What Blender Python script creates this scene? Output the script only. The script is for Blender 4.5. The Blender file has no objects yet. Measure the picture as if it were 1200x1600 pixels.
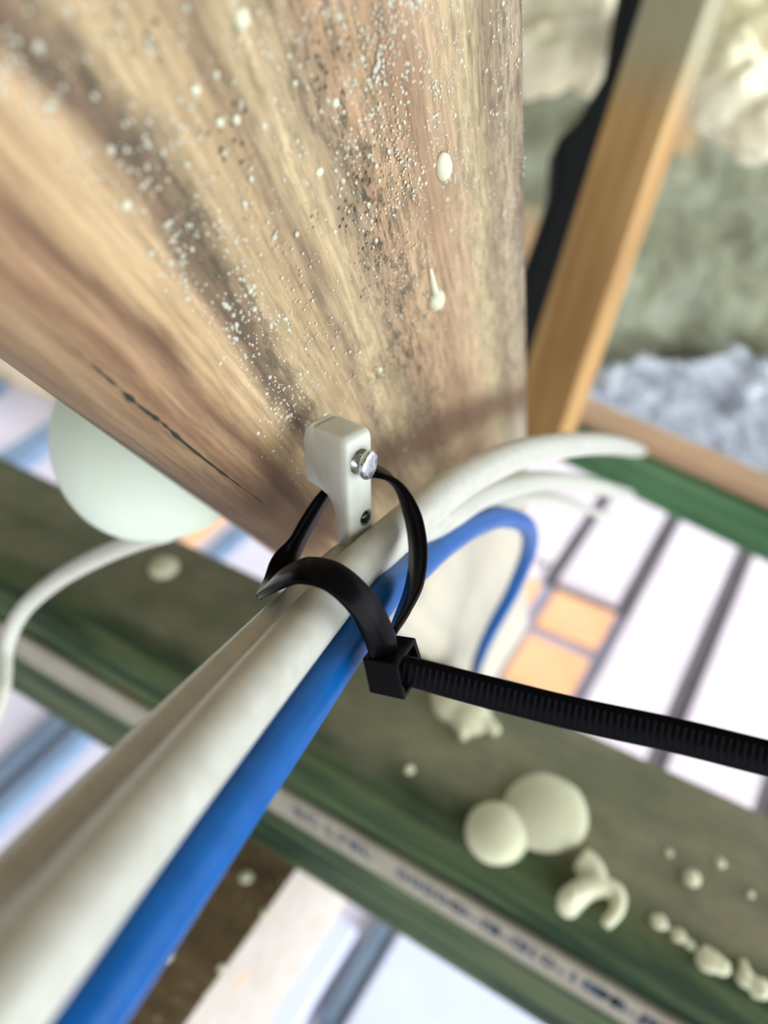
import bpy, bmesh, math, random
from mathutils import Vector, Matrix, noise
random.seed(7)
scn = bpy.context.scene
col = scn.collection
V = Vector

# ------------------------------------------------------------------ camera
FPX = 1300.0
CAMH = 2.05                                   # lens height above the floor
pitch = math.radians(40)
up = V((0, math.cos(pitch), math.sin(pitch)))
E1 = V((1050, 1090, -1300)); E1 -= up * E1.dot(up); E1.normalize()
EX = E1.cross(up)
M3 = Matrix((EX, E1, up))                     # camera axes -> world axes
CAM = V((0, 0, CAMH))
cd = bpy.data.cameras.new('camera'); cam = bpy.data.objects.new('camera', cd); col.objects.link(cam)
cam.matrix_world = Matrix.Translation(CAM) @ M3.to_4x4()
cd.sensor_fit = 'VERTICAL'; cd.sensor_height = 36; cd.sensor_width = 27
cd.lens = 36 * FPX / 1600
cd.clip_start = 0.002; cd.clip_end = 60
cd.dof.use_dof = True; cd.dof.focus_distance = 0.130
cd.dof.aperture_fstop = cd.lens / 2.4         # 2.4 mm wide pupil
scn.camera = cam

# ------------------------------------------------------------------ light
w = bpy.data.worlds.new('daylight'); scn.world = w; w.use_nodes = True
bg = w.node_tree.nodes['Background']
bg.inputs[0].default_value = (0.88, 0.94, 1.0, 1); # the open right side of the building faces the hazy bright part of the sky
wn = w.node_tree; tcw = wn.nodes.new('ShaderNodeTexCoord'); dotn = wn.nodes.new('ShaderNodeVectorMath'); dotn.operation = 'DOT_PRODUCT'
dotn.inputs[1].default_value = V((1, -.12, .02)).normalized(); wn.links.new(tcw.outputs['Generated'], dotn.inputs[0])
mrw = wn.nodes.new('ShaderNodeMapRange'); mrw.interpolation_type = 'SMOOTHSTEP'
for i_, v_ in ((1, .15), (2, .95), (3, .75), (4, 4.6)): mrw.inputs[i_].default_value = v_
wn.links.new(dotn.outputs['Value'], mrw.inputs[0]); wn.links.new(mrw.outputs[0], bg.inputs[1])
sd = bpy.data.lights.new('sun', 'SUN'); sd.energy = .75; sd.angle = math.radians(12); sd.color = (1, 0.95, 0.88)
so = bpy.data.objects.new('sun', sd); col.objects.link(so)
SUN_FROM = V((0.80, 0.45, 0.62)).normalized()
so.rotation_euler = SUN_FROM.to_track_quat('Z', 'Y').to_euler()
scn.view_settings.view_transform = 'Standard'; scn.view_settings.look = 'None'
scn.view_settings.gamma = 1; scn.view_settings.use_curve_mapping = False
scn.view_settings.exposure = 0.45

# ------------------------------------------------------------------ geometry helpers
def R(x, y): return V(((x - 600) / FPX, (800 - y) / FPX, -1.0))
def cv(v): return M3 @ V(v)                   # camera-axis direction to world direction
def P(x, y, z): return CAM + M3 @ (R(x, y) * z)
def G(x, y, Z=0.0):
    r = M3 @ R(x, y); return CAM + r * ((Z - CAM.z) / r.z)
def srgb(r, g, b):
    f = lambda c: (c / 255) / 12.92 if c / 255 <= .04045 else ((c / 255 + .055) / 1.055) ** 2.4
    return (f(r), f(g), f(b), 1)

def link(name, bm, mat, parent=None, smooth=True, M=None):
    me = bpy.data.meshes.new(name); bmesh.ops.recalc_face_normals(bm, faces=bm.faces[:])
    bm.to_mesh(me); bm.free()
    if smooth: me.polygons.foreach_set('use_smooth', [True] * len(me.polygons))
    if mat: me.materials.append(getattr(mat, 'm', mat))
    o = bpy.data.objects.new(name, me); col.objects.link(o)
    if parent: o.parent = parent
    if M is not None: o.matrix_basis = M
    return o
def tag(o, label=None, cat=None, group=None, kind=None):
    if label: o['label'] = label
    if cat: o['category'] = cat
    if group: o['group'] = group
    if kind: o['kind'] = kind
    return o
def empty(name, loc):
    o = bpy.data.objects.new(name, None); o.location = loc; o.empty_display_size = .01; col.objects.link(o); return o
def rel(parent): return Matrix.Translation(-parent.location)

def bevel(o, w_, seg=3, ang=35):
    m = o.modifiers.new('bevel', 'BEVEL'); m.width = w_; m.segments = seg; m.limit_method = 'ANGLE'; m.angle_limit = math.radians(ang)
    m.harden_normals = False
    return o

def catmull(pts, n=10):
    out = []; p = [pts[0] * 2 - pts[1]] + list(pts) + [pts[-1] * 2 - pts[-2]]
    for i in range(1, len(p) - 2):
        for k in range(n):
            t = k / n
            out.append(0.5 * ((2 * p[i]) + (p[i+1] - p[i-1]) * t + (2*p[i-1] - 5*p[i] + 4*p[i+1] - p[i+2]) * t*t + (3*p[i] - p[i-1] - 3*p[i+1] + p[i+2]) * t**3))
    out.append(pts[-1].copy()); return out

def tube(bm, pts, r, seg=24, n=10, org=V((0, 0, 0)), prof=None):
    c = catmull([V(p) for p in pts], n)
    ref = V((0, 0, 1)); rings = []
    t0 = (c[1] - c[0]).normalized()
    u = ref.cross(t0)
    if u.length < .1: u = V((1, 0, 0)).cross(t0)
    u.normalize()
    for i, p in enumerate(c):
        t = (c[min(i+1, len(c)-1)] - c[max(i-1, 0)]).normalized()
        u = (u - t * u.dot(t)).normalized(); v = t.cross(u)
        rr = r(i / (len(c)-1)) if callable(r) else r
        ring = []
        for k in range(seg):
            a = 2 * math.pi * k / seg
            ring.append(bm.verts.new(p - org + (u * math.cos(a) + v * math.sin(a)) * rr))
        rings.append(ring)
    for a, b in zip(rings, rings[1:]):
        for k in range(seg): bm.faces.new((a[k], a[(k+1) % seg], b[(k+1) % seg], b[k]))
    bm.faces.new(rings[0]); bm.faces.new(rings[-1][::-1])

def ribbon(bm, pts, ws, width, thick, org, n=12, teeth=False):
    """strap swept along pts; ws = width directions at the nodes"""
    c = catmull([V(p) for p in pts], n); wd = catmull([V(q) for q in ws], n)
    prev = None
    for i, p in enumerate(c):
        t = (c[min(i+1, len(c)-1)] - c[max(i-1, 0)]).normalized()
        wv = wd[i]; wv = (wv - t * wv.dot(t)).normalized(); nn = t.cross(wv)
        h, q = width / 2, thick / 2
        e = .28 * thick
        prof = [(-h + e, -q), (h - e, -q), (h, -q + e), (h, q - e), (h - e, q), (-h + e, q), (-h, q - e), (-h, -q + e)]
        ring = [bm.verts.new(p - org + wv * a + nn * b) for a, b in prof]
        if prev:
            for k in range(8): bm.faces.new((prev[k], prev[(k+1) % 8], ring[(k+1) % 8], ring[k]))
        else: bm.faces.new(ring)
        prev = ring
    bm.faces.new(prev[::-1])
    return c, wd

def prism(bm, quad, ext):
    """quad (world points) extruded by the vector ext"""
    a = [bm.verts.new(V(p)) for p in quad]; b = [bm.verts.new(V(p) + ext) for p in quad]
    n = len(quad); bm.faces.new(a); bm.faces.new(b[::-1])
    for k in range(n): bm.faces.new((a[k], a[(k+1) % n], b[(k+1) % n], b[k]))

def box(bm, x0, x1, y0, y1, z0, z1):
    prism(bm, [(x0, y0, z0), (x1, y0, z0), (x1, y1, z0), (x0, y1, z0)], V((0, 0, z1 - z0)))

def beam_between(name, a, b, side, wa, wb, mat, nseg=1):
    """timber from a to b; side = rough width direction, wa wide, wb deep; local X runs along it, origin at a"""
    L = (b - a).length; x = (b - a).normalized(); y = (side - x * side.dot(x)).normalized(); z = x.cross(y)
    bm = bmesh.new(); box(bm, 0, L, -wa/2, wa/2, -wb/2, wb/2)
    o = link(name, bm, mat, smooth=False)
    o.matrix_basis = Matrix.Translation(a) @ Matrix((x, y, z)).transposed().to_4x4()
    bevel(o, min(wa, wb) * .06, 2); return o

def lump(bm, c, rx, ry, rz, sub=4, amp=0.0, sc=30, M=Matrix.Identity(3), seed=0):
    g = bmesh.ops.create_icosphere(bm, subdivisions=sub, radius=1)
    for v in g['verts']:
        d = v.co.copy()
        k = 1 + amp * noise.noise(V((d.x, d.y, d.z)) * sc + V((seed * 3.1, seed, 0)))
        if amp: k += amp * .5 * noise.noise(V((d.x, d.y, d.z)) * sc * 2.3 + V((seed, 9, 2)))
        v.co = V(c) + M @ V((d.x * rx * k, d.y * ry * k, d.z * rz * k))

# ------------------------------------------------------------------ materials
class Mat:
    def __init__(s, name, color=(.5, .5, .5, 1), rough=.5, spec=.5, metal=0, sss=0, sssr=.003, coat=0):
        s.m = bpy.data.materials.new(name); s.m.use_nodes = True; s.nt = s.m.node_tree; s.N = s.nt.nodes
        s.b = s.N['Principled BSDF']
        s.b.inputs['Base Color'].default_value = color; s.b.inputs['Roughness'].default_value = rough
        s.b.inputs['Specular IOR Level'].default_value = spec; s.b.inputs['Metallic'].default_value = metal
        if sss:
            s.b.inputs['Subsurface Weight'].default_value = sss; s.b.inputs['Subsurface Scale'].default_value = sssr
            s.b.inputs['Subsurface Radius'].default_value = (1, .9, .7)
        if coat: s.b.inputs['Coat Weight'].default_value = coat
    def n(s, t, **k):
        o = s.N.new(t)
        for a, b in k.items(): setattr(o, a, b)
        return o
    def l(s, a, b): s.nt.links.new(a, b)
    def coords(s, scale=(1, 1, 1), loc=(0, 0, 0)):
        c = s.n('ShaderNodeTexCoord'); m = s.n('ShaderNodeMapping'); m.inputs['Scale'].default_value = scale; m.inputs['Location'].default_value = loc
        s.l(c.outputs['Object'], m.inputs[0]); return m.outputs[0]
    def noise(s, vec, scale=5, detail=4, rough=.5, dist=0):
        t = s.n('ShaderNodeTexNoise'); t.inputs['Scale'].default_value = scale; t.inputs['Detail'].default_value = detail
        t.inputs['Roughness'].default_value = rough; t.inputs['Distortion'].default_value = dist
        s.l(vec, t.inputs['Vector']); return t.outputs['Fac']
    def ramp(s, fac, stops, interp='LINEAR'):
        r = s.n('ShaderNodeValToRGB'); e = r.color_ramp.elements; r.color_ramp.interpolation = interp
        while len(e) < len(stops): e.new(.5)
        for q, (p, c) in zip(e, stops): q.position = p; q.color = c if len(c) == 4 else (*c, 1)
        s.l(fac, r.inputs[0]); return r.outputs[0]
    def g(s, fac, a, b):                                             # smooth 0..1 mask
        m = s.n('ShaderNodeMapRange', interpolation_type='SMOOTHSTEP'); m.inputs[1].default_value = a; m.inputs[2].default_value = b
        s.l(fac, m.inputs[0]); return m.outputs[0]
    def mix(s, fac, a, b, mode='MIX'):
        m = s.n('ShaderNodeMix', data_type='RGBA', blend_type=mode)
        if hasattr(fac, 'links'): s.l(fac, m.inputs[0])
        else: m.inputs[0].default_value = fac
        for i, q in ((6, a), (7, b)):
            if hasattr(q, 'links'): s.l(q, m.inputs[i])
            else: m.inputs[i].default_value = q
        return m.outputs[2]
    def math(s, op, a, b=None, clamp=False):
        m = s.n('ShaderNodeMath', operation=op, use_clamp=clamp)
        for i, q in enumerate((a, b)):
            if q is None: continue
            if hasattr(q, 'links'): s.l(q, m.inputs[i])
            else: m.inputs[i].default_value = q
        return m.outputs[0]
    def color(s, c): s.l(c, s.b.inputs['Base Color'])
    def bump(s, h, strength=.5, dist=.001):
        b = s.n('ShaderNodeBump'); b.inputs['Strength'].default_value = strength; b.inputs['Distance'].default_value = dist
        s.l(h, b.inputs['Height']); s.l(b.outputs[0], s.b.inputs['Normal'])

# near rafter: local x along the grain, y across the face (0 .. -0.095), z out of the face
mr = Mat('weathered_pine', rough=.72, spec=.25)
cc = mr.n('ShaderNodeTexCoord'); sep = mr.n('ShaderNodeSeparateXYZ'); mr.l(cc.outputs['Object'], sep.inputs[0])
warp = mr.noise(mr.coords((7, 30, 30)), 1, 3, .5)
warp2 = mr.noise(mr.coords((25, 110, 60)), 1, 4, .6)
wy = mr.math('ADD', sep.outputs[1], mr.math('MULTIPLY', mr.math('SUBTRACT', warp, .5), .017))
wy = mr.math('ADD', wy, mr.math('MULTIPLY', mr.math('SUBTRACT', warp2, .5), .0060))
u_ = mr.math('MULTIPLY', mr.math('ADD', wy, .100), 10.0)              # 0..1 across 100 mm
S = lambda W: (100 + W) / 100
grain = mr.ramp(u_, [(S(-100), srgb(132, 98, 66)), (S(-94), srgb(176, 138, 92)), (S(-90.5), srgb(148, 104, 66)), (S(-88.5), srgb(182, 138, 92)),
    (S(-86.5), srgb(128, 86, 54)), (S(-84), srgb(198, 158, 104)), (S(-79.5), srgb(205, 168, 118)), (S(-77), srgb(120, 94, 70)), (S(-75), srgb(140, 114, 84)),
    (S(-72), srgb(200, 170, 120)), (S(-65), srgb(196, 162, 112)), (S(-61), srgb(165, 136, 98)), (S(-57), srgb(212, 184, 132)), (S(-51), srgb(170, 142, 104)),
    (S(-46), srgb(182, 140, 96)), (S(-40), srgb(200, 160, 112)), (S(-33), srgb(178, 136, 96)), (S(-24), srgb(206, 170, 124)), (S(-17), srgb(206, 184, 134)),
    (S(-11), srgb(166, 140, 106)), (S(-6), srgb(196, 172, 136)), (S(0), srgb(140, 116, 92))])
fine = mr.noise(mr.coords((60, 900, 900)), 1, 5, .65)
c = mr.mix(.8, grain, mr.ramp(fine, [(.3, (.50, .46, .42)), (.62, (1.12, 1.12, 1.10))]), 'MULTIPLY')
blotch = mr.noise(mr.coords((18, 45, 45), (3, 1, 0)), 1, 4, .55)
c = mr.mix(.6, c, mr.ramp(blotch, [(.32, srgb(200, 185, 165)), (.65, srgb(255, 250, 240))]), 'MULTIPLY')
# grey-green mould streaks lying along the grain
mould = mr.noise(mr.coords((150, 520, 400), (1, 5, 0)), 1, 6, .78)
mbands = mr.ramp(u_, [(0, (0, 0, 0)), (S(-81), (.0, .0, .0)), (S(-75), (.75, .75, .75)), (S(-70), (.05, .05, .05)), (S(-60), (.35, .35, .35)), (S(-53), (.4, .4, .4)),
    (S(-48), (1, 1, 1)), (S(-41), (.6, .6, .6)), (S(-30), (.25, .25, .25)), (S(-16), (.4, .4, .4)), (S(-8), (.6, .6, .6)), (S(0), (.5, .5, .5))])
big = mr.noise(mr.coords((16, 60, 60), (0, 2, 4)), 1, 3, .5)
mfac = mr.math('MULTIPLY', mr.g(mould, .46, .60), mr.math('MULTIPLY', mbands, mr.g(big, .30, .48)))
c = mr.mix(mr.math('MULTIPLY', mfac, .95), c, srgb(70, 68, 50))
# tiny black mould dots
vo = mr.n('ShaderNodeTexVoronoi'); vo.inputs['Scale'].default_value = 1; mr.l(mr.coords((800, 950, 950)), vo.inputs['Vector'])
dots = mr.math('MULTIPLY', mr.math('LESS_THAN', vo.outputs['Distance'], .30), mr.g(mr.noise(mr.coords((60, 60, 60), (7, 3, 1)), 1, 3, .6), .50, .60))
dots = mr.math('MULTIPLY', dots, mr.math('MULTIPLY', mr.g(sep.outputs[1], -.072, -.062), mr.g(sep.outputs[1], -.034, -.046)))
c = mr.mix(mr.math('MULTIPLY', dots, .95), c, srgb(42, 36, 26))
# brown stain sweeping round below the knot
st = mr.math('ADD', sep.outputs[0], mr.math('MULTIPLY', mr.math('ADD', warp, -.5), .03))
st = mr.math('SUBTRACT', st, mr.math('MULTIPLY', mr.math('POWER', mr.math('MULTIPLY', mr.math('ADD', sep.outputs[1], .100), 10), 1.7), .118))
stain = mr.math('MULTIPLY', mr.g(st, -.016, -.001), mr.g(st, .022, .004))
c = mr.mix(mr.math('MULTIPLY', stain, .78), c, srgb(108, 68, 38))
stain_shade = mr.math('MULTIPLY', mr.g(wy, -.076, -.087), mr.g(mr.math('ABSOLUTE', mr.math('ADD', sep.outputs[0], .006)), .045, .012))
c = mr.mix(mr.math('MULTIPLY', stain_shade, .7), c, srgb(84, 58, 36))  # dark brown by the clip: stain plus painted shadow
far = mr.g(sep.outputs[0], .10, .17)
c = mr.mix(mr.math('MULTIPLY', far, .8), c, srgb(214, 206, 184))  # lower length mixed paler: brightness and haze painted into the wood
hs = mr.n('ShaderNodeHueSaturation'); hs.inputs['Saturation'].default_value = .82; hs.inputs['Value'].default_value = .80; hs.inputs['Hue'].default_value = .508; mr.l(c, hs.inputs['Color']); c = hs.outputs[0]
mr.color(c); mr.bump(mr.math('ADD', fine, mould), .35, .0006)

def wood(name, base, dark, light, rough=.7, sc=1.0):
    m = Mat(name, rough=rough, spec=.25)
    a = m.noise(m.coords((4 * sc, 60 * sc, 60 * sc)), 1, 4, .6, .4); b = m.noise(m.coords((9 * sc, 14 * sc, 14 * sc), (2, 2, 2)), 1, 3, .5)
    c = m.ramp(a, [(.3, dark), (.5, base), (.7, light)]); c = m.mix(.5, c, m.ramp(b, [(.3, (.62, .62, .62)), (.7, (1.1, 1.1, 1.1))]), 'MULTIPLY')
    m.color(c); m.bump(a, .3, .001); return m
m_upright = wood('orange_pine', srgb(172, 134, 82), srgb(150, 112, 68), srgb(190, 156, 104))
hx = m_upright.n('ShaderNodeTexCoord'); hsx = m_upright.n('ShaderNodeSeparateXYZ'); m_upright.l(hx.outputs['Object'], hsx.inputs[0])
old_c = m_upright.b.inputs['Base Color'].links[0].from_socket
m_upright.color(m_upright.mix(m_upright.g(hsx.outputs[0], .17, .08), old_c, srgb(158, 152, 122)))
m_joist = Mat('joist_wood', rough=.8, spec=.2)
a = m_joist.noise(m_joist.coords((30, 70, 70)), 1, 5, .65)
n2 = m_joist.noise(m_joist.coords((200, 200, 200)), 1, 3, .6)
geo = m_joist.n('ShaderNodeTexCoord'); s3 = m_joist.n('ShaderNodeSeparateXYZ'); m_joist.l(geo.outputs['Normal'], s3.inputs[0])
topc = m_joist.ramp(a, [(.3, srgb(84, 72, 52)), (.55, srgb(112, 94, 68)), (.8, srgb(134, 118, 92))])
topc = m_joist.mix(m_joist.g(n2, .62, .70), topc, srgb(185, 178, 156))
sidec = m_joist.ramp(a, [(.3, srgb(172, 162, 150)), (.7, srgb(190, 182, 172))])  # pale side: brightness of the lit face put into its colour
m_joist.color(m_joist.mix(m_joist.g(s3.outputs[2], .4, .6), sidec, topc))
# treated green beam
mg = Mat('green_treated_timber', rough=.75, spec=.2)
a = mg.noise(mg.coords((3, 55, 55)), 1, 5, .6, .6); b = mg.noise(mg.coords((14, 22, 22), (5, 0, 0)), 1, 4, .6); f3 = mg.noise(mg.coords((160, 240, 240)), 1, 4, .7)
tc = mg.n('ShaderNodeTexCoord'); s4 = mg.n('ShaderNodeSeparateXYZ'); mg.l(tc.outputs['Object'], s4.inputs[0])
c = mg.ramp(a, [(.3, srgb(84, 92, 62)), (.5, srgb(110, 116, 84)), (.72, srgb(132, 130, 98))])
grey = mg.ramp(b, [(.3, srgb(104, 110, 84)), (.7, srgb(138, 132, 112))])
c = mg.mix(mg.math('MULTIPLY', mg.g(s4.outputs[0], .45, 1.0), .75), c, grey)
c = mg.mix(mg.math('MULTIPLY', mg.g(f3, .60, .72), .25), c, srgb(170, 168, 142))
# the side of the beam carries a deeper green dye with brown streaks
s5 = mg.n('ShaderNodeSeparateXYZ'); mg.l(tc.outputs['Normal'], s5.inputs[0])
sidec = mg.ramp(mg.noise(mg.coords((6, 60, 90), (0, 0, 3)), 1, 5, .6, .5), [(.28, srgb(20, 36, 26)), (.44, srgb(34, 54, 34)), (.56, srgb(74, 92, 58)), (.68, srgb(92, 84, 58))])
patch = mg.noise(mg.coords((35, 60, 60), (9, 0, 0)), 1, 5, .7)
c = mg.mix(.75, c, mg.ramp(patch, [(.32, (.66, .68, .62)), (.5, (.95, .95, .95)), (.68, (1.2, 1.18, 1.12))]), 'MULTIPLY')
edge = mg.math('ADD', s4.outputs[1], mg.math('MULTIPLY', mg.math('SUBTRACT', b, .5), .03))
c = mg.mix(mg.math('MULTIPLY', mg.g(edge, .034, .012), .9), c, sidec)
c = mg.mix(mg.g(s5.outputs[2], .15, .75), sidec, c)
mg.color(c); mg.bump(a, .3, .001)

def foam(name, c1, c2, sc=25, sss=.25):
    m = Mat(name, rough=.55, spec=.35, sss=sss, sssr=.006)
    a = m.noise(m.coords((sc, sc, sc)), 1, 4, .6); m.color(m.ramp(a, [(.3, c1), (.7, c2)])); return m
m_foam = foam('cream_foam', srgb(196, 196, 164), srgb(210, 210, 180), 60)
m_speck = foam('white_specks', srgb(192, 190, 166), srgb(212, 210, 188), 60)
m_foamlump = foam('spray_foam', srgb(222, 214, 174), srgb(244, 238, 208), 14)
m_dome = foam('mint_plastic', srgb(196, 208, 188), srgb(206, 216, 198), 20)
m_white = Mat('white_sheath', srgb(196, 194, 178), .33, .5, sss=.2, sssr=.002)
a = m_white.noise(m_white.coords((300, 300, 300)), 1, 3, .6); m_white.color(m_white.ramp(a, [(.35, srgb(182, 182, 168)), (.7, srgb(194, 194, 182))]))
m_blue = Mat('blue_sheath', srgb(0, 92, 172), .36, .22)
a = m_blue.noise(m_blue.coords((200, 200, 200)), 1, 3, .6); m_blue.color(m_blue.ramp(a, [(.3, srgb(0, 78, 146)), (.7, srgb(0, 88, 160))])); m_blue.bump(a, .08, .0006)
m_clip = Mat('clip_plastic', srgb(206, 207, 198), .30, .5, sss=.45, sssr=.003)
a = m_clip.noise(m_clip.coords((180, 180, 180)), 1, 2, .5); m_clip.color(m_clip.ramp(a, [(.3, srgb(184, 185, 172)), (.7, srgb(196, 198, 188))]))
m_black = Mat('black_nylon', (.0022, .0022, .0026, 1), .24, .05)
a = m_black.noise(m_black.coords((900, 900, 900)), 1, 3, .6); m_black.bump(a, .05, .0002)
m_rib = Mat('black_nylon_teeth', (.003, .0036, .006, 1), .5, .10)
m_zinc = Mat('zinc', (.58, .63, .64, 1), .22, .5, 1)
a = m_zinc.noise(m_zinc.coords((1100, 1100, 1100)), 1, 4, .7); m_zinc.l(m_zinc.g(a, .2, 1.2), m_zinc.b.inputs['Roughness']); m_zinc.bump(a, .4, .0003)
m_dark = Mat('gap_shade_black', (.006, .007, .007, 1), .8, .1)
m_strip = Mat('grey_strip_plastic', srgb(168, 162, 146), .6, .2)
a = m_strip.noise(m_strip.coords((40, 40, 40)), 1, 3, .6); m_strip.color(m_strip.ramp(a, [(.3, srgb(142, 136, 120)), (.7, srgb(160, 154, 138))]))
m_ink = Mat('dark_ink', srgb(52, 66, 84), .7, .2)
m_lining = Mat('grey_green_lining', rough=.85, spec=.2)
a = m_lining.noise(m_lining.coords((12, 3, 12), (0, 0, 0)), 1, 5, .65, .5); b = m_lining.noise(m_lining.coords((3, 3, 3), (2, 8, 0)), 1, 3, .5)
c = m_lining.ramp(a, [(.3, srgb(92, 92, 72)), (.5, srgb(120, 122, 100)), (.7, srgb(146, 152, 136))])
m_lining.color(m_lining.mix(m_lining.g(b, .50, .60), c, srgb(158, 128, 92))); m_lining.bump(a, .8, .02)
m_foil = Mat('crumpled_film', srgb(176, 190, 205), .22, .6, .55)
a = m_foil.noise(m_foil.coords((16, 16, 16)), 1, 5, .7); m_foil.bump(a, 1, .05)
m_foil.color(m_foil.ramp(a, [(.3, srgb(140, 146, 152)), (.55, srgb(186, 192, 198)), (.75, srgb(232, 236, 240))]))

def plain(name, c1, c2, sc=6, rough=.6):
    m = Mat(name, rough=rough, spec=.3); a = m.noise(m.coords((sc, sc, sc)), 1, 4, .6); m.color(m.ramp(a, [(.3, c1), (.7, c2)])); return m
m_floor = plain('pale_concrete', srgb(196, 190, 202), srgb(214, 206, 214), 3)
m_board = plain('bleached_board', srgb(202, 190, 196), srgb(220, 208, 212), 4)
m_orange = plain('orange_tile', srgb(226, 168, 122), srgb(238, 184, 138), 8)
m_gap = plain('grey_grout', srgb(98, 94, 98), srgb(116, 112, 114), 8)
m_grout = plain('mauve_grout', srgb(146, 142, 160), srgb(164, 160, 176), 8)
m_bluegrey = plain('blue_grey_paint', srgb(96, 118, 146), srgb(128, 148, 170), 5)
m_paleblue = plain('pale_blue_film', srgb(188, 194, 216), srgb(204, 208, 224), 3)
m_cream = plain('cream_timber', srgb(214, 194, 160), srgb(230, 212, 182), 6)
m_slate = plain('slate_paint', srgb(84, 100, 118), srgb(110, 124, 140), 5)

# ------------------------------------------------------------------ the setting
bm = bmesh.new(); box(bm, -9, 9, -6, 12, -.12, 0)
tag(link('floor', bm, m_floor, smooth=False), kind='structure')
# unseen slab added over the camera to keep sky light and sun off the near timber
bm = bmesh.new(); box(bm, -3.4, 1.15, -2.6, 1.35, 0, .05)
ce = link('sky_blocker', bm, m_lining, smooth=False); ce.location = (0, 0, CAMH + .42); tag(ce, kind='structure')

# ------------------------------------------------------------------ near rafter
K = 8 / (650 * 763.)
def zf(x, y): return 1 / (K * ((825 - x) * 650 + (1150 - y) * 400))
def F(x, y): return R(x, y) * zf(x, y)
dC = R(825, 1150).normalized(); nC = V((845, -520, 286)).normalized(); nC = (nC - dC * nC.dot(dC)).normalized(); wC = nC.cross(dC)
O_ = F(825, 300)
RM = Matrix.Translation(CAM + M3 @ O_) @ Matrix((M3 @ dC, M3 @ wC, M3 @ nC)).transposed().to_4x4()
RMI = RM.inverted()
def onr(x, y):                                                        # photo ray met with the rafter's face, rafter coordinates
    return RMI @ (CAM + M3 @ F(x, y))
L0, L1 = -.33, .75
prof = [(0, -.0015), (-.0015, 0)]
prof += [(-.0865, 0)] + [(-.0865 - .0085 * math.sin(t), -.0085 + .0085 * math.cos(t)) for t in [i * math.pi / 20 for i in range(1, 11)]]
prof += [(-.095, -.040), (-.090, -.045), (0, -.045)]
bm = bmesh.new(); NL = 260; prev = None
dense = []
for (a, b) in zip(prof, prof[1:] + prof[:1]):
    steps = 60 if abs(a[0] + .0015) < 1e-6 and abs(b[0] + .0865) < 1e-6 else 1
    for k in range(steps): dense.append((a[0] + (b[0] - a[0]) * k / steps, a[1] + (b[1] - a[1]) * k / steps))
for i in range(NL + 1):
    L = L0 + (L1 - L0) * i / NL; ring = []
    for (y, z) in dense:
        k = noise.noise(V((L * 8, y * 140, z * 60))) * .00035 + noise.noise(V((L * 3, y * 60, 5))) * .0004
        if y < -.0868 and z > -.012: k += noise.noise(V((L * 9, y * 900, z * 700))) * .0006     # cracks along the worn arris
        if y > -.001: ring.append(bm.verts.new((L, y + noise.noise(V((L * 400, 3, z * 300))) * .0006, z)))
        else: ring.append(bm.verts.new((L, y, z + k)))
    if prev:
        for q in range(len(ring)): bm.faces.new((prev[q], prev[(q+1) % len(ring)], ring[(q+1) % len(ring)], ring[q]))
    else: bm.faces.new(ring)
    prev = ring
bm.faces.new(prev[::-1])
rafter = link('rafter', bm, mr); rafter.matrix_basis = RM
tag(rafter, 'big near rafter of weathered pine, speckled white, the cable clip fixed at its lower edge', 'rafter')

def on_top(p): return V((p.x, p.y, 0))
# foam drops stuck on the rafter
def rdrop(x, y, rl, rw, h, tail=0, ang=0):
    p = onr(x, y); bm = bmesh.new()
    lump(bm, (p.x, p.y, h * .25), rl, rw, h, 3, .06, 1.5, seed=x)
    if tail:
        q = onr(x - 8, y - tail)
        tube(bm, [V((q.x, q.y, .0002)), V(((p.x + q.x)/2, (p.y + q.y)/2, .0004)), V((p.x, p.y, .0006))], lambda t: .0003 + .0006 * t, 10, 6)
    return link('foam_drop', bm, m_foam, rafter)
o = rdrop(690, 259, .0032, .0017, .0014); o['label'] = 'smooth oval cream drop'
o = rdrop(679, 467, .0030, .0021, .0016, 48); o['label'] = 'cream drop with a thin tail'
rdrop(375, 28, .0012, .0010, .0007); rdrop(505, 650, .0008, .0007, .0006); rdrop(304, 140, .0007, .0006, .0004)
rdrop(196, 320, .0006, .0006, .0004); rdrop(342, 190, .0006, .0005, .0004); rdrop(368, 186, .0006, .0005, .0004)
rdrop(592, 577, .0007, .0006, .0005); rdrop(523, 160, .0007, .0006, .0004); rdrop(497, 268, .0007, .0007, .0005)

# fine white splatter, too many to count
bm = bmesh.new(); tries = 0; made = 0
def dens(x, y):
    d = .07
    d += .95 * math.exp(-((x - 640 - (y - 150) * .12) / 95) ** 2) * math.exp(-max(0, y - 330) / 170)
    t = (x - 330) - (y - 380) * .62
    d += .5 * math.exp(-(t / 90) ** 2) * math.exp(-((y - 470) / 210) ** 2)
    d += .5 * math.exp(-((x - 800) / 30) ** 2) * math.exp(-max(0, y - 100) / 300)
    d += .6 * math.exp(-((x - 430) / 60) ** 2 - ((y - 640) / 80) ** 2)
    if x > 600 and y > 520: d *= .15
    return d
while made < 3200 and tries < 120000:
    tries += 1
    x = random.uniform(-40, 822); y = random.uniform(-60, 760)
    p = onr(x, y)
    if p.y < -.086 or p.y > -.0005: continue
    z = zf(x, y)
    cl = .55 + .9 * noise.noise(V((p.x * 130, p.y * 200, 0))) 
    if random.random() > dens(x, y) * max(.05, cl): continue
    r = random.choice((.00011, .00014, .00018, .00024)) * random.uniform(.8, 1.35)
    if random.random() < .05: r = random.uniform(.0003, .00048)
    a = random.uniform(1, 1.7); made += 1
    g = bmesh.ops.create_icosphere(bm, subdivisions=1, radius=1)
    for v in g['verts']: v.co = V((p.x + v.co.x * r * a, p.y + v.co.y * r, .00005 + v.co.z * r * .55))
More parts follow.
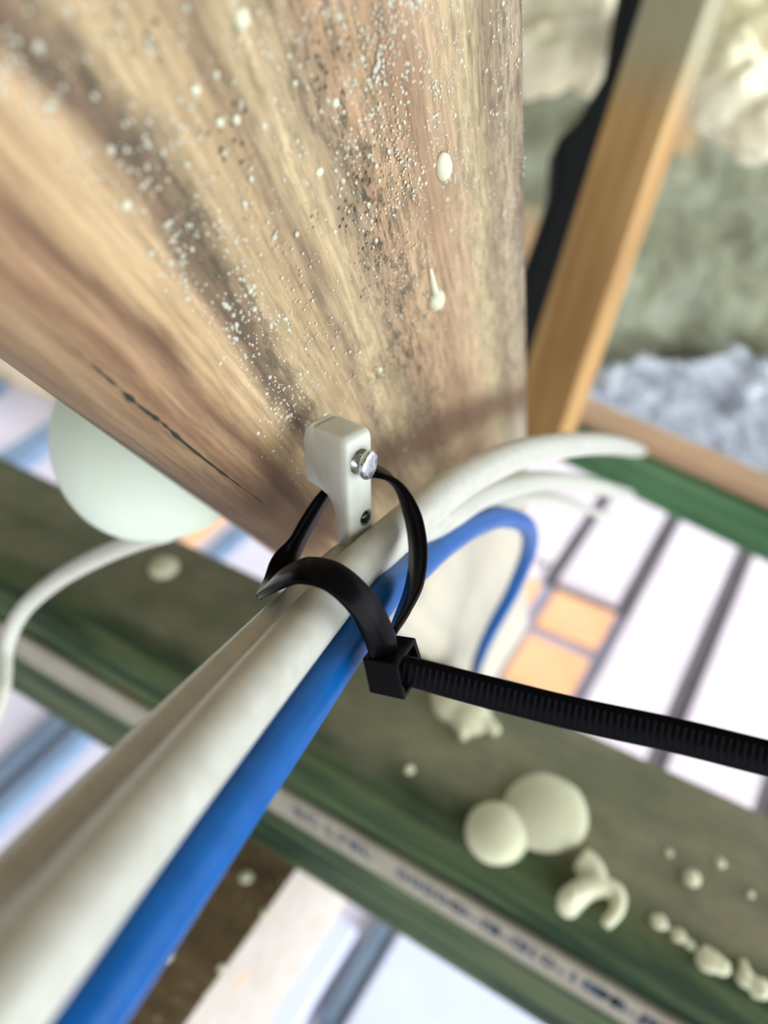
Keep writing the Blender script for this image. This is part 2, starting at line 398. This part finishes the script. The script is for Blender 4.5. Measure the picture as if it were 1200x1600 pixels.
sp = link('foam_specks', bm, m_speck, rafter); sp['kind'] = 'stuff'; sp['label'] = 'fine white splatter specks'
# dark open crack on the arris, and a small reddish chip
bm = bmesh.new()
pts = [onr(*q) for q in ((122, 548), (175, 594), (225, 638), (262, 666), (300, 700), (358, 746), (420, 792))]
def arris(p, e=0.0):
    y = p.y; t = min(1, max(0, (-y - .0865) / .0085)); return V((p.x, y, -.0085 + .0085 * math.sqrt(max(0, 1 - t * t)) + e))
tube(bm, [arris(p, .0001) for p in pts], lambda t: max(.00003, .00042 * math.sin(math.pi * min(1, .05 + .9 * t)) * (.55 + 1.3 * noise.noise(V((t * 19, 4, 0))))), 8, 14)
link('crack', bm, Mat('crack_dark', srgb(48, 54, 44), .9, .1).m, rafter)['label'] = 'dark open crack along the worn arris'

# ------------------------------------------------------------------ cables
def st2(s, t): return (s * .742 + t * .67, -s * .67 + t * .742)
def line(vals): return [P(*st2(s, t), z) for s, t, z in vals]
zi = lambda k: 1 / k
def cable(name, pts, r, mat, n=10, seg=28):
    o = empty_at = None
    org = pts[len(pts)//2].copy(); bm = bmesh.new(); tube(bm, pts, r, seg, n, org)
    o = link(name, bm, mat); o.location = org; return o
# front white cable
c_front = cable('cable', line([(-1220, 1182, .0527), (-1000, 1150, .0595), (-640, 1096, .0806), (-265, 1045, .125)]) +
    [P(560, 888, .140), P(628, 826, .152), P(700, 766, .168), P(765, 728, .188), P(830, 705, .215), P(905, 694, .262), P(960, 696, .330), P(992, 703, .46), P(1004, 706, .8)], .00385, m_white.m)
tag(c_front, 'thick white cable, front one of the tied bundle, curving away right under the clip', 'cable')
c_back = cable('cable', line([(-1220, 1075, .0627), (-1000, 1060, .0695), (-640, 1038, .0905), (-265, 1018, .1345)]) +
    [P(560, 868, .151), P(632, 842, .166), P(700, 802, .186), P(760, 770, .222), P(840, 752, .290), P(910, 756, .36), P(962, 768, .46), P(985, 772, .8)], .00375, m_white.m)
tag(c_back, 'white cable half hidden behind the front white cable on the upper left of the bundle', 'cable')
c_blue = cable('cable', line([(-1250, 1310, .060), (-1000, 1270, .0655), (-640, 1193, .0870), (-440, 1150, .107), (-300, 1118, .125), (-180, 1090, .140)]) +
    [P(640, 893, .158), P(690, 850, .182), P(740, 820, .215), P(785, 808, .255), P(822, 822, .300), P(826, 860, .345), P(800, 925, .39), P(765, 990, .43), P(745, 1040, .475), P(735, 1085, .56)], .0033, m_blue.m)
tag(c_blue, 'bright blue cable at the lower right of the tied bundle', 'cable')
c_thin = cable('cable', [P(640, 905, .22), P(690, 850, .245), P(745, 803, .28), P(810, 778, .33), P(880, 782, .40), P(935, 802, .55), P(960, 806, .9)], .0026, m_white.m)
tag(c_thin, 'thin white cable arching blurred between the thick white and the blue cable', 'cable')

# ------------------------------------------------------------------ cable tie
tie = empty('cable_tie', P(614, 1042, .121))
tag(tie, 'black nylon cable tie looped round the cables and the clip, long tail to the right', 'cable tie')
org = tie.location
cdir = cv((.56, .54, -.62)).normalized()
wv = lambda *a: cv(a)
nodes = [((603, 1034, .1215), (.75, .28, -.55)), ((592, 992, .1185), (.72, .33, -.60)), ((566, 943, .1160), (.62, .45, -.62)), ((523, 903, .1150), (.52, .56, -.62)), ((478, 891, .1160), (.42, .66, -.62)),
         ((447, 901, .1195), (.42, .66, -.60)), ((424, 913, .1255), (.50, .60, -.60)), ((421, 917, .1330), (.56, .54, -.60)), ((440, 890, .1410), (.50, .35, -.75)), ((460, 856, .1455), (.42, .20, -.88)),
         ((482, 815, .1470), (.45, .16, -.88)), ((512, 770, .1480), (.40, .22, -.90)), ((545, 742, .1490), (.25, .45, -.85)), ((582, 736, .1490), (.05, .38, -.92)), ((618, 757, .1475), (-.22, .20, -.95)),
         ((644, 806, .1440), (-.40, .05, -.91)), ((653, 862, .1400), (-.42, -.05, -.91)), ((647, 915, .1350), (-.40, -.15, -.90)), ((628, 962, .1290), (-.30, -.30, -.90)), ((608, 1000, .1240), (-.2, -.45, -.85))]
bm = bmesh.new(); ribbon(bm, [P(*a) for a, b in nodes], [wv(*b) for a, b in nodes], .0050, .0011, org)
strap = link('strap', bm, m_black.m, tie)
# tail: smooth edges with a ladder of teeth between them
tn = [((612, 1042, .1212), (.10, -.93, -.33)), ((650, 1052, .1202), (.12, -.95, -.22)), ((760, 1081, .1180), (.16, -.97, -.08)), ((900, 1116, .1150), (.19, -.98, 0)), ((1050, 1148, .1115), (.19, -.98, .03)), ((1200, 1185, .1080), (.20, -.98, .05)), ((1330, 1216, .1050), (.2, -.98, .05))]
bm = bmesh.new(); tp = [P(*a) for a, b in tn]; tw = [wv(*b) for a, b in tn]
cen, wd = ribbon(bm, tp, tw, .0047, .0010, org, 16)
tail = link('tail', bm, m_black.m, tie)
bm = bmesh.new()
acc = 0; step = .00095; Lp = 0
for a, b, w0, w1 in zip(cen, cen[1:], wd, wd[1:]):
    seglen = (b - a).length; t = (b - a).normalized()
    while acc < seglen:
        p = a + t * acc; wq = w0.lerp(w1, acc / seglen); wq = (wq - t * wq.dot(t)).normalized(); nn = t.cross(wq)
        if nn.dot(cv((0, 0, 1))) < 0: nn = -nn
        q = [p - org + wq * x_ + t * y_ + nn * .00045 for x_, y_ in ((-.0016, -.00027), (.0016, -.00027), (.0016, .00027), (-.0016, .00027))]
        q2 = [p - org + wq * x_ + t * y_ + nn * z_ for x_, y_, z_ in ((-.0015, -.00005, .00062), (.0015, -.00005, .00062), (.0015, .00020, .00062), (-.0015, .00020, .00062))]
        A = [bm.verts.new(v) for v in q]; B = [bm.verts.new(v) for v in q2]
        bm.faces.new(B)
        for k in range(4): bm.faces.new((A[k], A[(k+1) % 4], B[(k+1) % 4], B[k]))
        acc += step
    acc -= seglen
teeth = link('teeth', bm, m_rib.m, tie, smooth=False); teeth['kind'] = 'stuff'
# head: a square eye the tail passes through
near = [(621, 1038, .1172), (632, 1095, .1195), (642, 1081, .1225), (662, 1036, .1255), (650, 996, .1250)]
shift = cv((-.0051, .0007, -.0013))
bm = bmesh.new()
eye = [P(*q) - org for q in near]; mid = sum(eye, V()) / 5
o3 = [bm.verts.new(q) for q in eye]; o1 = [bm.verts.new(mid + shift + (q - mid) * .97) for q in eye]
i3 = [bm.verts.new(mid + (q - mid) * .78) for q in eye]; i1 = [bm.verts.new(mid + shift * .7 + (q - mid) * .70) for q in eye]
for A, B in ((o1, o3), (o3, i3), (i3, i1)):
    for k in range(5): bm.faces.new((A[k], A[(k+1) % 5], B[(k+1) % 5], B[k]))
bm.faces.new(o1); bm.faces.new(i1[::-1])
head = link('head', bm, m_black.m, tie, smooth=False); bevel(head, .00032, 3, 25)

# ------------------------------------------------------------------ cable clip
cu = V((-.75, .35, -.56)).normalized(); cvv = V((0, -.85, -.53)); cvv = (cvv - cu * cvv.dot(cu)).normalized(); cw = cvv.cross(cu)
if cw.x < 0: cw = -cw
CO = CAM + M3 @ (R(541, 690) * .1335)
CM = Matrix.Translation(CO) @ Matrix((M3 @ cu, M3 @ cvv, M3 @ cw)).transposed().to_4x4()
mm = .001
def arc(cx, cy, r, a0, a1, n=6): return [(cx + r * math.cos(math.radians(a0 + (a1 - a0) * i / n)), cy + r * math.sin(math.radians(a0 + (a1 - a0) * i / n))) for i in range(n + 1)]
pr = arc(1.6, 1.4, 1.6, 180, 270) + [(5.0, -.3), (7.0, -.35), (7.5, .15)] + arc(8.0, 1.6, 2.0, 280, 350) + [(10.6, 3.4), (10.2, 5.2), (10.7, 6.6), (10.7, 8.4)] + arc(9.0, 9.6, 1.6, 20, 90) + [(7.2, 11.4), (5.2, 12.1)] + \
    [(4.2, 13.0), (3.6, 14.4), (3.3, 17.0), (3.1, 20), (3.0, 23.5), (1.2, 24.2), (0.0, 23.5), (-.2, 17), (0, 10)]
bm = bmesh.new(); W_ = 6.2
rings = []
for t, ins in ((0, .55), (.25, .16), (.7, 0), (W_ / 2, 0), (W_ - .7, 0), (W_ - .25, .16), (W_, .55)):
    cx = sum(p[0] for p in pr) / len(pr); ring = []
    for i, (a, b) in enumerate(pr):
        pa, pb = pr[i - 1], pr[(i + 1) % len(pr)]
        tx, ty = pb[0] - pa[0], pb[1] - pa[1]; l_ = math.hypot(tx, ty) or 1
        nx, ny = -ty / l_, tx / l_                                     # inward for this winding
        ring.append(bm.verts.new(((a + nx * ins) * mm, (b + ny * ins) * mm, t * mm)))
    rings.append(ring)
n_ = len(pr)
for A, B in zip(rings, rings[1:]):
    for k in range(n_): bm.faces.new((A[k], A[(k+1) % n_], B[(k+1) % n_], B[k]))
bm.faces.new(rings[0]); bm.faces.new(rings[-1][::-1])
body_t = link('cable_clip', bm, m_clip.m)
# holes cut through the plate for the screw and the fixing below it
def cyl(bm, c, ax, r, l, seg=32, r2=None):
    ax = V(ax).normalized(); u = ax.orthogonal().normalized(); v = ax.cross(u); c = V(c)
    A = [bm.verts.new(c + (u * math.cos(2*math.pi*k/seg) + v * math.sin(2*math.pi*k/seg)) * r) for k in range(seg)]
    B = [bm.verts.new(c + ax * l + (u * math.cos(2*math.pi*k/seg) + v * math.sin(2*math.pi*k/seg)) * (r2 or r)) for k in range(seg)]
    bm.faces.new(A[::-1]); bm.faces.new(B)
    for k in range(seg): bm.faces.new((A[k], A[(k+1) % seg], B[(k+1) % seg], B[k]))
bm = bmesh.new()
cyl(bm, (-.002, .0049, .0031), (1, 0, 0), .00225, .0042); cyl(bm, (-.002, .0165, .0044), (1, 0, 0), .0016, .0042)
cut = link('cut', bm, None)
mb = body_t.modifiers.new('holes', 'BOOLEAN'); mb.object = cut; mb.operation = 'DIFFERENCE'; mb.solver = 'EXACT'
bpy.context.view_layer.update()
dg = bpy.context.evaluated_depsgraph_get(); me2 = bpy.data.meshes.new_from_object(body_t.evaluated_get(dg))
old = body_t.data; body_t.modifiers.clear(); body_t.data = me2; bpy.data.objects.remove(cut); bpy.data.meshes.remove(old)
me2.materials.clear(); me2.materials.append(m_clip.m)
body_t.matrix_basis = CM
tag(body_t, 'small off-white plastic cable clip screwed to the near rafter', 'clip')
bevel(body_t, .00035, 3, 40)
try:
    me2.set_sharp_from_angle(angle=math.radians(40))
except Exception: pass
# screw through the upper hole
bm = bmesh.new()
sx = V((-.0016, .0049, .0031))
cyl(bm, sx + V((.0006, 0, 0)), (1, 0, 0), .00135, .0055, 24)
link('shank', bm, m_zinc.m, None)
shank = bpy.data.objects['shank']
bm = bmesh.new(); seg = 40; prev = None
for (h, r) in ((.0012, .0010), (.0008, .00205), (.00035, .00232), (.0, .0023), (-.00030, .0021), (-.00042, .0017), (-.00045, .0008)):
    ring = [bm.verts.new(sx + V((h - .0004, math.cos(2*math.pi*k/seg) * r, math.sin(2*math.pi*k/seg) * r))) for k in range(seg)]
    if prev:
        for k in range(seg): bm.faces.new((prev[k], prev[(k+1) % seg], ring[(k+1) % seg], ring[k]))
    else: bm.faces.new(ring)
    prev = ring
bm.faces.new(prev[::-1])
screw = link('screw', bm, m_zinc.m); screw.matrix_basis = CM @ Matrix.Translation(sx) @ Matrix.Rotation(math.radians(14), 4, 'Y') @ Matrix.Scale(1.10, 4) @ Matrix.Translation(-sx); shank.parent = screw
tag(screw, 'bright zinc screw with a flat round head driven through the upper hole of the clip', 'screw')
bm = bmesh.new(); cyl(bm, (-.0001, .0165, .0044), (1, 0, 0), .0011, .002, 24)
nt_ = link('nail', bm, Mat('dark_steel', (.05, .07, .06, 1), .25, .5, 1).m); nt_.matrix_basis = CM
tag(nt_, 'dark steel nail end in the lower hole of the clip, just above the white cable', 'nail')

# ------------------------------------------------------------------ green beam
BZ = CAMH - .36; BY0, BY1 = .178, .275; BX0, BX1 = -1.25, .45
bm = bmesh.new(); hgt = .122; prev = None
pf = [(BY0 + .022, 0), (BY0 + .012, -.002), (BY0 + .004, -.007), (BY0, -.016), (BY0, -hgt + .004), (BY0 + .004, -hgt), (BY1 - .004, -hgt), (BY1, -hgt + .004), (BY1, -.006), (BY1 - .006, 0)]
for i in range(121):
    x = (BX1 - BX0) * i / 120
    ring = [bm.verts.new((x, y - BY0 + noise.noise(V((x * 9, z * 40, y * 20))) * .0008, z + hgt + noise.noise(V((x * 12, y * 30, 4))) * .0008)) for y, z in pf]
    if prev:
        for k in range(len(pf)): bm.faces.new((prev[k], prev[(k+1) % len(pf)], ring[(k+1) % len(pf)], ring[k]))
    else: bm.faces.new(ring)
    prev = ring
bm.faces.new(prev[::-1])
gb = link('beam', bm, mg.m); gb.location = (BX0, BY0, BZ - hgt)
tag(gb, 'long olive green treated beam crossing the picture with cream foam blobs on its top', 'beam')
GI = V((BX0, BY0, BZ - hgt))
def T(x, y): return G(x, y, BZ) - GI
def blob(parts, label=None, tubes=(), jag=.04):
    bm = bmesh.new()
    for (x, y, rpx, h) in parts:
        c_ = T(x, y); z = -(M3.transposed() @ (c_ + GI - CAM)).z; r = rpx / FPX * z
        lump(bm, (c_.x, c_.y, c_.z), r, r * 1.02, h, 3, jag, 1.6, seed=x)
    for pts_, r0, r1 in tubes:
        q = [T(*p) for p in pts_]; tube(bm, [v + V((0, 0, .002)) for v in q], lambda t: r0 + (r1 - r0) * t, 12, 8)
    o = link('foam_blob', bm, m_foam.m if hasattr(m_foam, 'm') else m_foam, gb)
    rm = o.modifiers.new('merge', 'REMESH'); rm.mode = 'VOXEL'; rm.voxel_size = .0011; rm.use_smooth_shade = True
    sm = o.modifiers.new('soft', 'SMOOTH'); sm.iterations = 6; sm.factor = .6
    if label: o['label'] = label
blob([(852, 1270, 67, .0085)], 'largest round cream pancake')
blob([(777, 1301, 51, .0095)], 'smaller round cream pancake')
blob([(712, 1100, 38, .007), (735, 1122, 34, .008), (692, 1090, 20, .005)], 'cream splat with two drips', [(((716, 1120), (722, 1145), (724, 1160)), .0042, .0022), (((750, 1128), (766, 1138), (776, 1150)), .0045, .0032)])
blob([(890, 1410, 20, .009), (918, 1362, 17, .005)], 'branching cream squiggle', [(((905, 1345), (925, 1362), (935, 1385), (962, 1398), (963, 1425), (944, 1450)), .0062, .0026), (((890, 1410), (915, 1392), (938, 1388)), .0058, .005)])
blob([(1080, 1373, 15, .004)]); blob([(256, 888, 24, .006)], 'small round cream button'); blob([(640, 1203, 9, .003)]); blob([(1045, 1333, 8, .002)])
blob([(1125, 1349, 10, .002)]); blob([(1172, 1398, 8, .002)])
blob([(1030, 1440, 15, .0016), (1060, 1462, 13, .0018), (1080, 1478, 9, .0016)], 'crusty pale foam ridge', (), .3)
blob([(1108, 1500, 20, .0035), (1130, 1512, 13, .003)], 'crumbled foam lump by the edge', (), .35)
blob([(1165, 1528, 16, .003), (1188, 1545, 18, .003), (1160, 1505, 8, .003)], None, (), .4)

# printed strip along the side of the beam
SY = BY0 - .0045
bm = bmesh.new(); box(bm, -.80, .36, 0, .0045, -.0025, .0240)
strip = link('printed_strip', bm, m_strip.m, smooth=False); strip.location = (0, SY, CAMH - .4128); bevel(strip, .0016, 3)
tag(strip, 'pale grey plastic strip with dark printed characters along the side of the green beam', 'strip')
def text(s, x, size, parent, z=.0095):
    cu_ = bpy.data.curves.new('lettering', 'FONT'); cu_.body = s; cu_.size = size; cu_.extrude = .0001; cu_.offset = .0004; cu_.space_character = 1.12
    t = bpy.data.objects.new('tmp', cu_); col.objects.link(t); bpy.context.view_layer.update()
    me = bpy.data.meshes.new_from_object(t.evaluated_get(bpy.context.evaluated_depsgraph_get()))
    bpy.data.objects.remove(t); me.materials.clear(); me.materials.append(m_ink.m)
    o = bpy.data.objects.new('lettering', me); col.objects.link(o); o.parent = parent
    o.matrix_basis = Matrix.Translation((x, -.00012, z)) @ Matrix.Rotation(math.radians(90), 4, 'X')
    return o
def SX(x, y):                                                         # photo point to distance along the strip
    r = M3 @ R(x, y); return (CAM + r * (SY / r.y)).x
for s, x, y in (('SC', 455, 1235), ('L78L', 505, 1262), ('00000', 620, 1330), ('O-N', 705, 1385), ('2-01', 765, 1425), ('1', 815, 1455), ('0-18M', 850, 1478), ('PB-J08', 935, 1528), ('00M', 1010, 1575)):
    text(s, SX(x, y), .0132, strip)

# brown joist under the green beam
JX = -.172; JZ = CAMH - .4825
bm = bmesh.new(); box(bm, 0, .062, -.55, .26, 0, .130)
jo = link('joist', bm, m_joist.m, smooth=False); jo.location = (JX - .062, 0, JZ - .130); bevel(jo, .0015, 2)
tag(jo, 'joist with a dirty brown top and pale side, under the green beam at the bottom', 'joist')
for (x, y, r) in ((384, 1370, .0042), (262, 1495, .003), (415, 1425, .003), (345, 1512, .0025)):
    p = G(x, y, JZ) - jo.location; bm = bmesh.new(); lump(bm, (p.x, p.y, .130), r, r, r * .5, 2, .1, 2, seed=x); link('foam_blob', bm, m_foam.m, jo)
p = P(375, 1533, .53) ; 
bm = bmesh.new(); 
r_ = M3 @ R(375, 1533); q = CAM + r_ * ((JX - CAM.x) / r_.x) - jo.location
lump(bm, q, .0012, .007, .003, 2, .2, 3); ch = link('chip', bm, m_orange.m, jo); ch['label'] = 'small orange chip'

# ------------------------------------------------------------------ dome and its cord behind the rafter
dm = empty('dome', P(228, 690, .226)); tag(dm, 'smooth pale mint dome bulging out from behind the lower edge of the near rafter', 'dome')
bm = bmesh.new(); lump(bm, (0, 0, 0), 1, 1, 1, 5)
for v in bm.verts:
    d = v.co.copy(); v.co = cv((d.x * .0250, d.y * .0272, d.z * .022)) 
    if d.x > 0 and d.y < 0: v.co += cv((.004 * d.x * -d.y, 0, 0)) * 2
sh = link('shell', bm, m_dome.m, dm)
bm = bmesh.new(); o0 = dm.location
tube(bm, [P(262, 832, .232), P(215, 846, .245), P(150, 873, .26), P(85, 910, .275), P(35, 955, .285), P(10, 1010, .29), P(4, 1075, .285), P(-15, 1130, .28), P(-60, 1190, .27)], .0028, 16, 8, o0)
link('cord', bm, m_white.m, dm)['label'] = 'pale cord curving down to the left'

# ------------------------------------------------------------------ upright, far beam, insulation
upr = beam_between('upright', P(1112, -130, .66), P(834, 705, .80), cv((1, .0, .70)), .054, .040, m_upright.m)
tag(upr, 'orange brown upright timber behind the right edge of the near rafter', 'timber')
m_capwood = wood('pale_batten', srgb(196, 164, 132), srgb(176, 142, 110), srgb(212, 184, 156))
fb = beam_between('beam', P(868, 672, 1.02), P(1330, 885, .80), cv((.1, 1, .55)), .050, .045, None)
m_green2 = wood('green_far_timber', srgb(84, 128, 88), srgb(60, 98, 66), srgb(112, 148, 104)); fb.data.materials.append(m_green2.m)
tag(fb, 'blurred green beam with a pale brown top in the distance at the right', 'beam')
a_, b_ = P(868, 622, 1.0), P(1330, 822, .78)
L_ = (b_ - a_).length; x_ = (b_ - a_).normalized(); y_ = cv((.1, 1, .55)); y_ = (y_ - x_ * y_.dot(x_)).normalized(); z_ = x_.cross(y_)
cap = beam_between('top_batten', a_, b_, cv((.1, 1, .55)), .011, .052, m_capwood.m)
cap.matrix_basis = fb.matrix_basis.inverted() @ cap.matrix_basis; cap.parent = fb; cap['label'] = 'pale brown batten'

def sheet(name, quad, th, mat, nx=60, ny=60, amp=.02, sc=6, seed=0):
    a, b, c_, d = quad; org = a.copy(); bm = bmesh.new(); nrm = (b - a).cross(d - a).normalized()
    if nrm.dot(CAM - a) < 0: nrm = -nrm
    grid = []
    for i in range(nx + 1):
        row = []
        for j in range(ny + 1):
            s, t = i / nx, j / ny
            p = a.lerp(b, s).lerp(d.lerp(c_, s), t)
            e = min(s, 1 - s, t, 1 - t) * 2
            row.append((p - org, p - org + nrm * amp * noise.fractal(p * sc + V((seed, 0, 0)), .9, 2.1, 4), i, j))
        grid.append(row)
    top = [[bm.verts.new(q[1]) for q in r] for r in grid]; bot = [[bm.verts.new(q[0] - nrm * th) for q in r] for r in grid]
    for i in range(nx):
        for j in range(ny):
            bm.faces.new((top[i][j], top[i+1][j], top[i+1][j+1], top[i][j+1])); bm.faces.new((bot[i][j], bot[i][j+1], bot[i+1][j+1], bot[i+1][j]))
    for i in range(nx):
        bm.faces.new((top[i][0], bot[i][0], bot[i+1][0], top[i+1][0])); bm.faces.new((top[i][ny], top[i+1][ny], bot[i+1][ny], bot[i][ny]))
    for j in range(ny):
        bm.faces.new((top[0][j], top[0][j+1], bot[0][j+1], bot[0][j])); bm.faces.new((top[nx][j], bot[nx][j], bot[nx][j+1], top[nx][j+1]))
    o = link(name, bm, mat); o.location = org; return o
lin = sheet('roof_lining', [P(700, -260, 1.25), P(1500, -260, 1.25), P(1500, 600, 1.45), P(700, 600, 1.45)], .02, m_lining.m, amp=.03)
tag(lin, 'rough grey-green lining with brown patches behind the upright timber at upper right', 'lining')
film = sheet('plastic_film', [P(880, 575, 1.36), P(1500, 545, 1.36), P(1500, 860, 1.6), P(880, 690, 1.6)], .004, m_foil.m, 90, 60, .05, 14, 3)
tag(film, 'crumpled shiny grey-blue film sheet between the lining and the far green beam', 'film sheet')
def foam_mass(parts, label):
    c0 = P(*parts[0][:3]); bm = bmesh.new()
    for (x, y, z, rx, ry) in parts:
        k = z / FPX; lump(bm, P(x, y, z) - c0, rx * k, ry * k, .07, 4, .22, 2.2, M3, x + y)
    o = link('spray_foam', bm, m_foamlump.m); o.location = c0
    rm = o.modifiers.new('merge', 'REMESH'); rm.mode = 'VOXEL'; rm.voxel_size = .006; rm.use_smooth_shade = True
    tag(o, label, 'foam', 'bulging spray foam under the roof')
foam_mass([(900, 40, 1.12, 85, 75), (850, 95, 1.14, 60, 45), (945, 85, 1.12, 60, 52), (885, -40, 1.12, 110, 70), (800, 0, 1.15, 60, 80)], 'bulging cream spray foam between the near rafter and the upright timber')
foam_mass([(1150, 150, 1.1, 70, 50), (1195, 190, 1.1, 60, 50), (1130, 60, 1.14, 70, 80), (1230, 60, 1.1, 90, 80), (1180, -30, 1.1, 120, 70), (1120, 110, 1.1, 50, 50)], 'bulging cream spray foam right of the upright timber in the top corner')
dkb = bmesh.new()  # black solid put where the gap beside the upright is only in shade
quad = [P(1010, -60, .98), P(1015, 20, .98), P(940, 330, .98), P(862, 560, .98), P(800, 610, .98), P(800, 480, .98), P(868, 290, .98), P(872, 215, .98), P(905, 185, .98), P(960, 90, .98), P(985, -60, .98)]
d0 = quad[0].copy(); prism(dkb, [q - d0 for q in quad], cv((0, 0, -.06)))
dk = link('gap_shade', dkb, m_dark.m, smooth=False); dk.location = d0; bevel(dk, .006, 2)
tag(dk, 'black solid standing in for the shaded gap along the left side of the upright timber', 'shade')

# ------------------------------------------------------------------ things on the floor far below
def slab(name, x0, x1, y0, y1, h, mat, label, cat, group=None, z0=0.0):
    bm = bmesh.new(); box(bm, 0, x1 - x0, 0, y1 - y0, 0, h); o = link(name, bm, mat, smooth=False); o.location = (x0, y0, z0)
    bevel(o, min(.006, h * .2), 2); tag(o, label, cat, group); return o

# dark ground showing through the gaps between the boards
slab('ground_sheet', -.62, -.195, 2.035, 6.5, .004, m_gap.m, 'dark grey sheet under the two walkway boards that end behind the orange tiles', 'sheet')
slab('ground_sheet', -.19, 1.6, .90, 6.5, .004, m_gap.m, 'dark grey sheet seen in the rightmost gaps of the walkway boards', 'sheet')
slab('tile_bed', -.85, -.30, 1.50, 2.03, .004, m_grout.m, 'mauve grey grout bed showing as a cross between the orange tiles', 'grout')
WB = 'walkway boards on the floor'
slab('walkway_board', -1.10, -.62, 2.12, 6.2, .035, m_board.m, 'bleached walkway board furthest left, its near end behind the orange tiles', 'board', WB, .004)
slab('walkway_board', -.565, -.36, 2.05, 6.2, .035, m_board.m, 'bleached walkway board whose near end stops at the orange tiles', 'board', WB, .004)
slab('walkway_board', -.300, -.085, .90, 6.2, .035, m_board.m, 'bleached walkway board passing right beside the orange tiles', 'board', WB, .004)
slab('walkway_board', -.025, .205, .90, 6.2, .035, m_board.m, 'bleached walkway board at the right edge, above the cable tie tail', 'board', WB, .004)
slab('walkway_board', .265, .50, .90, 6.2, .035, m_board.m, 'bleached walkway board at the extreme right edge of the picture', 'board', WB, .004)
OT = 'orange tiles on the floor'
slab('floor_tile', -.555, -.345, 1.835, 2.02, .012, m_orange.m, 'orange floor tile touching the walkway board end, the largest in view', 'tile', OT, .004)
slab('floor_tile', -.555, -.345, 1.58, 1.79, .012, m_orange.m, 'orange floor tile just above the cable tie tail, right of the grout cross', 'tile', OT, .004)
slab('floor_tile', -.82, -.61, 1.835, 2.02, .012, m_orange.m, 'orange floor tile at the upper left of the grout cross', 'tile', OT, .004)
slab('floor_tile', -.82, -.61, 1.52, 1.79, .012, m_orange.m, 'orange floor tile at the lower left of the grout cross', 'tile', OT, .004)
slab('batten', -.72, -.665, 1.60, 2.08, .045, m_cream.m, 'slim cream batten lying left of the orange tiles', 'batten', None, .012)
# left side
slab('plank', -4.6, -2.4, 1.95, 2.35, .30, m_cream.m, 'cream timber lying across at the far left, above the green beam', 'timber')
SL = 'slats lying on the floor at the left'
slab('slat', -3.35, -3.22, .6, 1.9, .05, m_bluegrey.m, 'blue-grey slat at the left edge above the green beam', 'slat', SL)
slab('slat', -2.80, -2.66, .6, 1.9, .05, m_bluegrey.m, 'blue-grey slat touching the left side of the mint dome', 'slat', SL)
slab('slat', -1.82, -1.77, 1.2, 2.0, .03, m_orange.m, 'orange slat right below the mint dome', 'slat', SL)
slab('slat', -1.70, -1.63, 1.2, 2.0, .03, m_bluegrey.m, 'blue-grey slat between the mint dome and the tie loop', 'slat', SL)
slab('slat', -1.60, -1.545, -.1, .95, .05, m_slate.m, 'dark blue slat below the green beam at lower left', 'slat', SL)
slab('slat', -1.50, -1.45, -.1, .95, .05, m_bluegrey.m, 'mid blue slat right of the dark blue one at lower left', 'slat', SL)
# bottom right
slab('packing_sheet', -.66, -.505, .20, .70, .06, m_paleblue.m, 'pale blue sheet left of the dark slit at the bottom', 'sheet')
slab('packing_sheet', -.42, .02, .20, .90, .06, m_paleblue.m, 'wide pale blue sheet right of the dark slit at the bottom', 'sheet')
slab('rail', -.480, -.442, .50, .80, .05, m_slate.m, 'short slate grey rail between two pale blue sheets at the bottom', 'rail')
